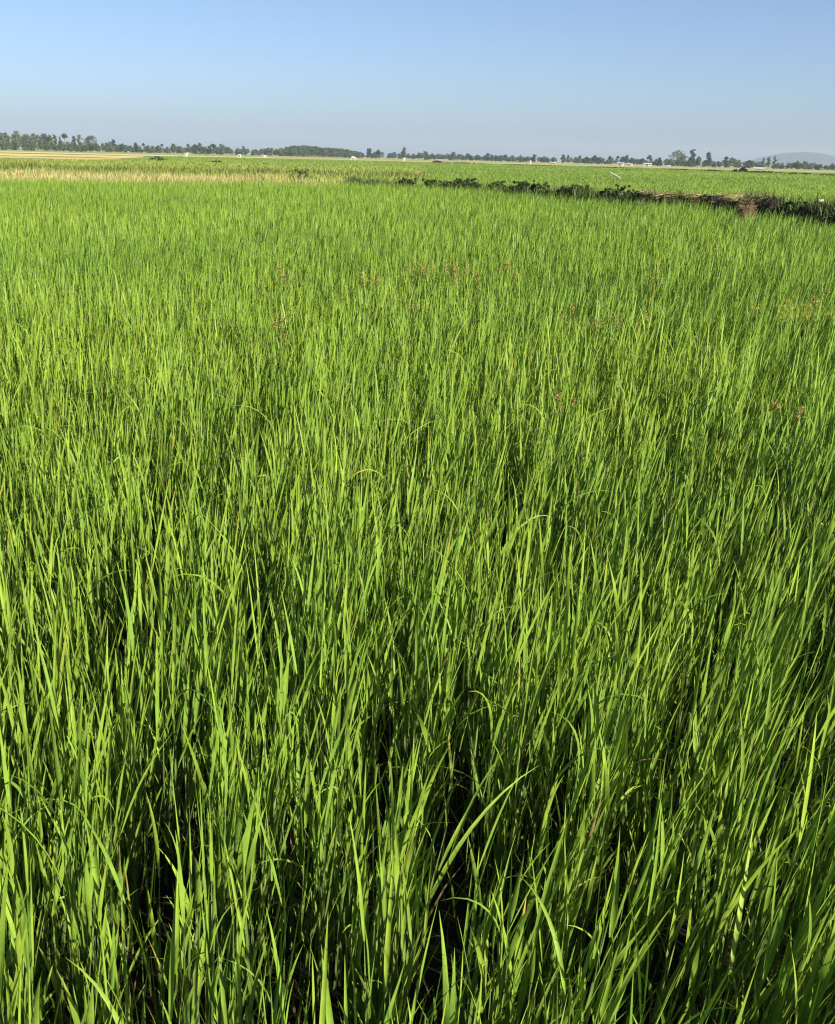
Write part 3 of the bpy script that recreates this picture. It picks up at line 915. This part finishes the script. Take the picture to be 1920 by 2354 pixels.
# ------------------------------------------------------------------ straw heap, clod, pipe
def heap(px, py):
    p = P(px, py, .80)
    root = empty('straw_heap', (p.x, p.y, 0))
    D = math.hypot(p.x, p.y)
    w = wpx(54, D) * .5; h = .78 + 26 * 3.61e-4 * D
    # lumpy core
    nu, nv = 28, 10
    V = []
    for i in range(nv + 1):
        f = i / nv
        for j in range(nu):
            an = 6.2832 * j / nu
            r = w * (1 - f ** 1.5) ** .6 * (1 + .22 * (vnoise(math.cos(an) * 2, math.sin(an) * 2 + f * 3, .8) - .5)) * (1.1 if f < .5 else 1)
            V.append((math.cos(an) * r, math.sin(an) * r * .9, f * h * (.93 + .1 * vnoise(math.cos(an), math.sin(an), .6))))
    Q = np.array([[i * nu + j, i * nu + (j + 1) % nu, (i + 1) * nu + (j + 1) % nu, (i + 1) * nu + j] for i in range(nv) for j in range(nu)])
    mesh('core', V, Q, ramp_mat('heap_straw', [(0.3, (0.09, 0.060, 0.035)), (0.7, (0.26, 0.18, 0.11))], 9.0, bump=1.0, bscale=20), root, smooth=True)
    n = 1700
    f = rng.random(n) ** .8; an = rng.random(n) * 6.283
    r = w * (1 - f ** 1.5) ** .6 * 1.02
    b = Bag()
    c = np.array([.27, .195, .125]) * rng.uniform(.45, 1.25, (n, 1)) * np.stack([np.ones(n), rng.uniform(.85, 1.15, n), rng.uniform(.7, 1.2, n)], 1)
    V, Q, t, kk = blades(np.cos(an) * r, np.sin(an) * r * .9, f * h * .97, an + rng.choice([-1.2, 1.2], n) + rng.normal(0, .8, n), rng.uniform(R(40), R(130), n), rng.uniform(-.2, .6, n),
                         rng.uniform(.06, .20, n), rng.uniform(.008, .018, n), rng.normal(0, 1, n), (np.zeros(n), np.zeros(n)), 3, False)
    b.add(V, Q, tint_rows(c, c, t, kk, n))
    b.build('straw', M['dry'], root)
    tag(root, 'reddish brown heap of dry straw at the right end of the bank', 'straw heap')


heap(1716, 481)


def clod(px, off):
    q = bank_pt(px, off)
    V = []
    nu, nv = 12, 7
    for i in range(nv + 1):
        f = i / nv * math.pi
        for j in range(nu):
            an = 6.2832 * j / nu
            r = .085 * (1 + .35 * (vnoise(math.cos(an) * math.sin(f) * 3, math.sin(an) + f, .9) - .5))
            V.append((math.cos(an) * math.sin(f) * r * 1.3, math.sin(an) * math.sin(f) * r, math.cos(f) * r * .5))
    Q = np.array([[i * nu + j, i * nu + (j + 1) % nu, (i + 1) * nu + (j + 1) % nu, (i + 1) * nu + j] for i in range(nv) for j in range(nu)])
    o = mesh('clod', V, Q, M['clod'], smooth=True)
    o.location = (q[0], q[1], bank_z(px) + .07)
    tag(o, 'pale clod lying on the dark bank near the right picture edge', 'clod')


clod(1890, .0)


def pipe():
    D = 88
    a = PD(1406, D); b_ = PD(1426, D - .6)
    A = np.array([a.x, a.y, zat(1406, 397.5, D)]); B = np.array([b_.x, b_.y, zat(1426, 407.5, D)])
    u = (B - A) / np.linalg.norm(B - A)
    B2 = B + u * .15                                   # its foot goes down into the rice
    B2[2] = max(B2[2], .05)
    root = empty('pipe', (float(B2[0]), float(B2[1]), 0))
    o_ = np.array([B2[0], B2[1], 0])
    v, q = tube([A - o_, B - o_, B2 - o_], [.055, .055, .055], 14)
    mesh('tube', v, q, M['pipe'], root, smooth=True)
    v, q = tube([A - o_ - u * .02, A - o_ + u * .06], [.066, .066], 14)
    mesh('collar', v, q, M['pipe'], root, smooth=True)
    s0 = A * .6 + B * .4
    v, q = tube([np.array([s0[0], s0[1], 0]) - o_, np.array([s0[0], s0[1], s0[2] - .07]) - o_], [.025, .02], 6)
    mesh('prop', v, q, M['dark_wood'], root)
    tag(root, 'pale slanted pipe standing out of the green field on the right', 'pipe')


pipe()

# ------------------------------------------------------------------ weeds in the rice
def weed(px, py, label, mat, size=1.0, name='sedge_weed', group=None, heads=4):
    size *= 1.25 if py < 645 else min(1.0, max(.6, (1180 - py) / 520))
    heads += 2 if py < 645 else 0
    p = P(px, py, .74)
    root = empty(name, (p.x, p.y, 0))
    for i in range(heads):
        an = random.uniform(0, 6.28); s = random.uniform(.03, .16) * size
        tip = np.array([math.cos(an) * s, math.sin(an) * s, random.uniform(.68, .80)])
        v, q = tube([np.array([math.cos(an), math.sin(an), 0]) * .01, tip * np.array([.35, .35, .6]), tip], [.005, .004, .002], 4)
        st = mesh('stem', v, q, M['shrub_mid'], root)
        C = [tip + np.array([random.gauss(0, .009), random.gauss(0, .009), random.uniform(-.04, .03)]) * size for _ in range(4)]
        v, q = leaf_cloud(C, [np.array([.022, .022, .03]) * size] * 4, 14, .0055 * max(1, p.length / 9))
        mesh('seed_head', v, q, M[mat], st)
    tag(root, label, 'weed', group)
    return root


WG = 'weeds with seed heads in the rice'
for px, py, lab in [
    (960, 622, 'left one of the row of four reddish weeds in the middle of the rice'),
    (1035, 620, 'second of the row of four reddish weeds in the middle of the rice'),
    (1078, 628, 'third and reddest of the row of four weeds in the middle of the rice'),
    (1160, 615, 'faint right one of the row of four reddish weeds'),
    (640, 632, 'pale brown weed left of the reddish row'),
    (848, 640, 'faint reddish weed lower left of the reddish row'),
    (950, 700, 'brownish weed below the reddish row'),
    (636, 755, 'orange brown weed standing at left in the rice'),
    (1283, 715, 'brown weed left of the brightest orange weed'),
    (1405, 735, 'brightest orange weed right of centre'),
    (1452, 738, 'faint weed just right of the brightest orange weed'),
    (1508, 632, 'reddish weed at upper right in the rice'),
    (1875, 660, 'brownish weed near the right edge above the yellow weeds'),
    (1312, 925, 'orange brown weed low right of centre'),
    (1822, 945, 'reddish brown weed low near the right edge')]:
    weed(px, py, lab, 'weed_red', group=WG)
for px, py, lab in [(1800, 715, 'left of three yellow flowering weeds at right'), (1828, 702, 'tallest middle one of three yellow flowering weeds at right'),
                    (1872, 718, 'right of three yellow flowering weeds at right')]:
    weed(px, py, lab, 'weed_yellow', 1.5, 'flowering_weed', 'yellow flowering weeds', 8)

# ------------------------------------------------------------------ cows
def ring_loft(rings, sides=12):
    """rings: (centre, half width, half height, axis tilt ignored)"""
    V = []
    for (c, rw, rh, ax) in rings:
        for j in range(sides):
            an = 2 * math.pi * j / sides
            if ax == 'x': V.append((c[0], c[1] + math.cos(an) * rw, c[2] + math.sin(an) * rh))
            else: V.append((c[0] + math.cos(an) * rw, c[1] + math.sin(an) * rh, c[2]))
    n = len(rings)
    Q = [[i * sides + j, i * sides + (j + 1) % sides, (i + 1) * sides + (j + 1) % sides, (i + 1) * sides + j] for i in range(n - 1) for j in range(sides)]
    F_ = [tuple(q) for q in Q] + [tuple(range(sides))[::-1], tuple((n - 1) * sides + j for j in range(sides))]
    return V, F_


def cow_body(graze):
    """skin surface grown from a joint skeleton: one continuous body"""
    hz = -.62 if graze else .1
    J = [(-.62, 0, 1.12, .20, .22), (-.25, 0, 1.10, .27, .30), (.2, 0, 1.12, .29, .31), (.52, 0, 1.20, .22, .28),
         (.82, 0, 1.22 + hz * .35, .13, .17), (1.05, 0, 1.30 + hz * .9, .10, .12), (1.22, 0, 1.22 + hz * 1.05, .085, .10), (1.42, 0, 1.08 + hz * 1.1, .06, .065)]
    E = [(i, i + 1) for i in range(7)]
    for root_, x, front in ((3, .46, 1), (0, -.56, 0)):
        for s in (-1, 1):
            b = len(J)
            if front:
                J += [(x, .16 * s, .82, .11, .12), (x + .02, .17 * s, .46, .06, .06), (x, .17 * s, .12, .045, .045), (x + .03, .17 * s, .02, .06, .05)]
            else:
                J += [(x + .06, .17 * s, .84, .14, .15), (x + .12, .18 * s, .62, .09, .09), (x - .08, .18 * s, .42, .055, .06), (x - .02, .18 * s, .12, .045, .045), (x + .02, .18 * s, .02, .06, .05)]
            E += [(root_, b)] + [(q, q + 1) for q in range(b, len(J) - 1)]
    b = len(J)
    J += [(-.78, 0, 1.0, .035, .035), (-.84, 0, .6, .025, .025), (-.83, 0, .45, .04, .04)]
    E += [(0, b), (b, b + 1), (b + 1, b + 2)]
    me = bpy.data.meshes.new('cow_skeleton')
    me.from_pydata([j[:3] for j in J], E, [])
    o = bpy.data.objects.new('cow_skeleton', me)
    COL.objects.link(o)
    md = o.modifiers.new('skin', 'SKIN')
    for q, j in zip(me.skin_vertices[0].data, J):
        q.radius = (j[3], j[4])
    me.skin_vertices[0].data[1].use_root = True
    o.modifiers.new('sub', 'SUBSURF').levels = 1
    dg = bpy.context.evaluated_depsgraph_get()
    res = bpy.data.meshes.new_from_object(o.evaluated_get(dg))
    bpy.data.objects.remove(o)
    res.materials.clear(); res.materials.append(M['cow'])
    res.polygons.foreach_set('use_smooth', np.ones(len(res.polygons), dtype=bool))
    return res


COWS = {}
def cow(px, D, rot, graze, label, scale=1.0):
    if graze not in COWS:
        COWS[graze] = cow_body(graze)
    p = PD(px, D)
    root = empty('cow', (p.x, p.y, 0))
    root.rotation_euler.z = R(rot)
    root.scale = (scale,) * 3
    o = bpy.data.objects.new('body', COWS[graze]); COL.objects.link(o); o.parent = root
    hz = -.62 if graze else .1
    hx, hzz = 1.16, 1.34 + hz
    for s in (-1, 1):
        v, q = tube([(hx, .07 * s, hzz), (hx - .02, .16 * s, hzz + .08), (hx, .18 * s, hzz + .2)], [.03, .022, .006], 6)
        mesh('horn', v, q, M['horn'], root, smooth=True)
        V, F_ = [(hx - .04, .08 * s, hzz - .04), (hx - .02, .2 * s, hzz + .0), (hx - .03, .27 * s, hzz - .04), (hx - .05, .19 * s, hzz - .09), (hx - .07, .16 * s, hzz - .04)], None
        mesh('ear', V, [(0, 1, 4), (1, 2, 4), (2, 3, 4), (3, 0, 4), (0, 3, 2, 1)], M['cow'], root)
    tag(root, label, 'cow', 'white cows grazing in the far fields')


cow(812, 385, 15, True, 'white cow grazing side on at the end of the wooded mound', 1.05)
cow(929, 400, 75, False, 'white cow standing end on below the tall narrow lone tree', 1.0)
cow(1220, 470, 100, False, 'white cow standing below the dark forked tree right of centre', 1.05)
cow(428, 350, 70, False, 'white cow standing end on in the pale field left of centre', .95)
cow(550, 400, 170, True, 'white cow grazing below the low belt left of the wooded mound', .9)
cow(610, 400, 200, True, 'small white cow right of the grazing one, left of the pale dome tree', .8)

# ------------------------------------------------------------------ houses
def house(px, wp, hp, D, label, roofm, deep=5.0, wallf=.6):
    p = PD(px, D)
    w = wpx(wp, D); h = hp * 3.61e-4 * D
    root = empty('house', (p.x, p.y, 0))
    root.rotation_euler.z = math.atan2(-p.x, p.y) + R(random.uniform(-6, 6))
    wh = h * wallf; hw, hd = w / 2, deep / 2
    V = [(-hw, -hd, 0), (hw, -hd, 0), (hw, hd, 0), (-hw, hd, 0), (-hw, -hd, wh), (hw, -hd, wh), (hw, hd, wh), (-hw, hd, wh), (-hw, 0, h * .97), (hw, 0, h * .97)]
    mesh('wall', V, [(0, 1, 5, 4), (2, 3, 7, 6), (1, 2, 6, 9, 5), (3, 0, 4, 8, 7)], M['white_wall'], root)
    e, ov, th = .35, .3, .08
    V = []
    for x in (-hw - ov, hw + ov):
        for (y, z) in ((-hd - e, wh - e * (h - wh) / hd), (0, h), (hd + e, wh - e * (h - wh) / hd)):
            V += [(x, y, z), (x, y, z + th)]
    mesh('roof', V, [(0, 6, 8, 2), (1, 3, 9, 7), (2, 8, 10, 4), (3, 5, 11, 9), (0, 1, 7, 6), (4, 10, 11, 5), (0, 2, 3, 1), (2, 4, 5, 3), (6, 7, 9, 8), (8, 9, 11, 10)], roofm, root)

    def board(name, cx, z0, bw, bh, mat):
        y0, y1 = -hd - .06, -hd - .003
        v = [(cx - bw / 2, y0, z0), (cx + bw / 2, y0, z0), (cx + bw / 2, y1, z0), (cx - bw / 2, y1, z0)]
        v += [(a, b, z0 + bh) for a, b, _ in v]
        mesh(name, v, [(0, 1, 5, 4), (1, 2, 6, 5), (2, 3, 7, 6), (3, 0, 4, 7), (4, 5, 6, 7), (3, 2, 1, 0)], mat, root)
    board('door', -hw * .1, 0.02, .75, min(1.7, wh * .85), M['dark_wood'])
    if w > 3:
        for cx in (-hw * .62, hw * .55):
            board('window', cx, wh * .45, .6, wh * .3, M['dark_wood'])
    tag(root, label, 'house', 'white houses at the foot of the trees')


house(1427, 12, 7, 640, 'small white house below the thin tree, left of the long white house', M['grey_roof'], wallf=.75)
house(1448, 11, 4.5, 690, 'low grey shed between the two white houses', M['grey_roof'], wallf=.6)
house(1489, 17, 7, 660, 'long white house below the umbrella topped palm', M['grey_roof'], wallf=.7)
house(1537, 9, 4, 560, 'tiny pale hut before the rounded low tree at right', M['grey_roof'], wallf=.4)
house(1746, 17, 5, 560, 'low pale roofed shed at the foot of the hill trees', M['grey_roof'], wallf=.4)
house(1012, 20, 5, 560, 'low brown roofed shed right of the egg shaped tree', M['roof'], wallf=.35)
house(1273, 9, 4, 600, 'faint low pale hut under the belt right of centre', M['grey_roof'], wallf=.5)

# ------------------------------------------------------------------ haze
def haze(density):
    x, y0, y1, z0, z1 = 4000, -400, 7000, -1.0, 92.0
    V = [(-x, y0, z0), (x, y0, z0), (x, y1, z0), (-x, y1, z0), (-x, y0, z1), (x, y0, z1), (x, y1, z1), (-x, y1, z1)]
    m, nt, out = new_mat('haze_air')
    v = nt.nodes.new('ShaderNodeVolumePrincipled')
    v.inputs['Color'].default_value = (0.41, 0.485, 0.65, 1)
    v.inputs['Density'].default_value = density
    v.inputs['Anisotropy'].default_value = 0.0
    nt.links.new(v.outputs[0], out.inputs['Volume'])
    o = mesh('haze', V, [(3, 2, 1, 0), (4, 5, 6, 7), (0, 1, 5, 4), (1, 2, 6, 5), (2, 3, 7, 6), (3, 0, 4, 7)], m)
    tag(o, 'thin bluish haze over the far fields and hill', 'haze', kind='stuff')


haze(0.00018)

# ------------------------------------------------------------------ light
SUN_EL, SUN_AZ = 26.0, 128.0                     # azimuth clockwise from the view direction (+Y)
sd = Vector((math.sin(R(SUN_AZ)) * math.cos(R(SUN_EL)), math.cos(R(SUN_AZ)) * math.cos(R(SUN_EL)), math.sin(R(SUN_EL))))
ld = bpy.data.lights.new('sun', 'SUN')
ld.energy = 5.0
ld.angle = R(0.5)
ld.color = (1.0, 0.92, 0.78)
sun = bpy.data.objects.new('sun', ld)
COL.objects.link(sun)
sun.rotation_euler = sd.to_track_quat('Z', 'Y').to_euler()
sun.location = (20, -10, 30)

W = bpy.data.worlds.new('World')
S.world = W
W.use_nodes = True
nt = W.node_tree
nt.nodes.clear()
o = nt.nodes.new('ShaderNodeOutputWorld')
bg = nt.nodes.new('ShaderNodeBackground')
sky = nt.nodes.new('ShaderNodeTexSky')
sky.sky_type = 'NISHITA'
sky.sun_disc = False
sky.sun_elevation = R(SUN_EL)
sky.sun_rotation = R(SUN_AZ)
sky.altitude = 0
sky.air_density = 0.6
sky.dust_density = 1.3
sky.ozone_density = 2.7
bg.inputs['Strength'].default_value = 0.071
nt.links.new(sky.outputs[0], bg.inputs['Color'])
nt.links.new(bg.outputs[0], o.inputs['Surface'])

S.view_settings.view_transform = 'Standard'
S.view_settings.look = 'None'
S.view_settings.exposure = 1.26
S.view_settings.gamma = 1.0
S.render.engine = 'CYCLES'
S.cycles.max_bounces = 6
S.cycles.diffuse_bounces = 3
S.cycles.transmission_bounces = 4
S.cycles.transparent_max_bounces = 4
S.cycles.volume_bounces = 1
S.cycles.use_denoising = True
S.cycles.denoiser = 'OPENIMAGEDENOISE'
S.cycles.denoising_prefilter = 'ACCURATE'
S.cycles.filter_width = 1.2
S.cycles.caustics_reflective = False
S.cycles.caustics_refractive = False
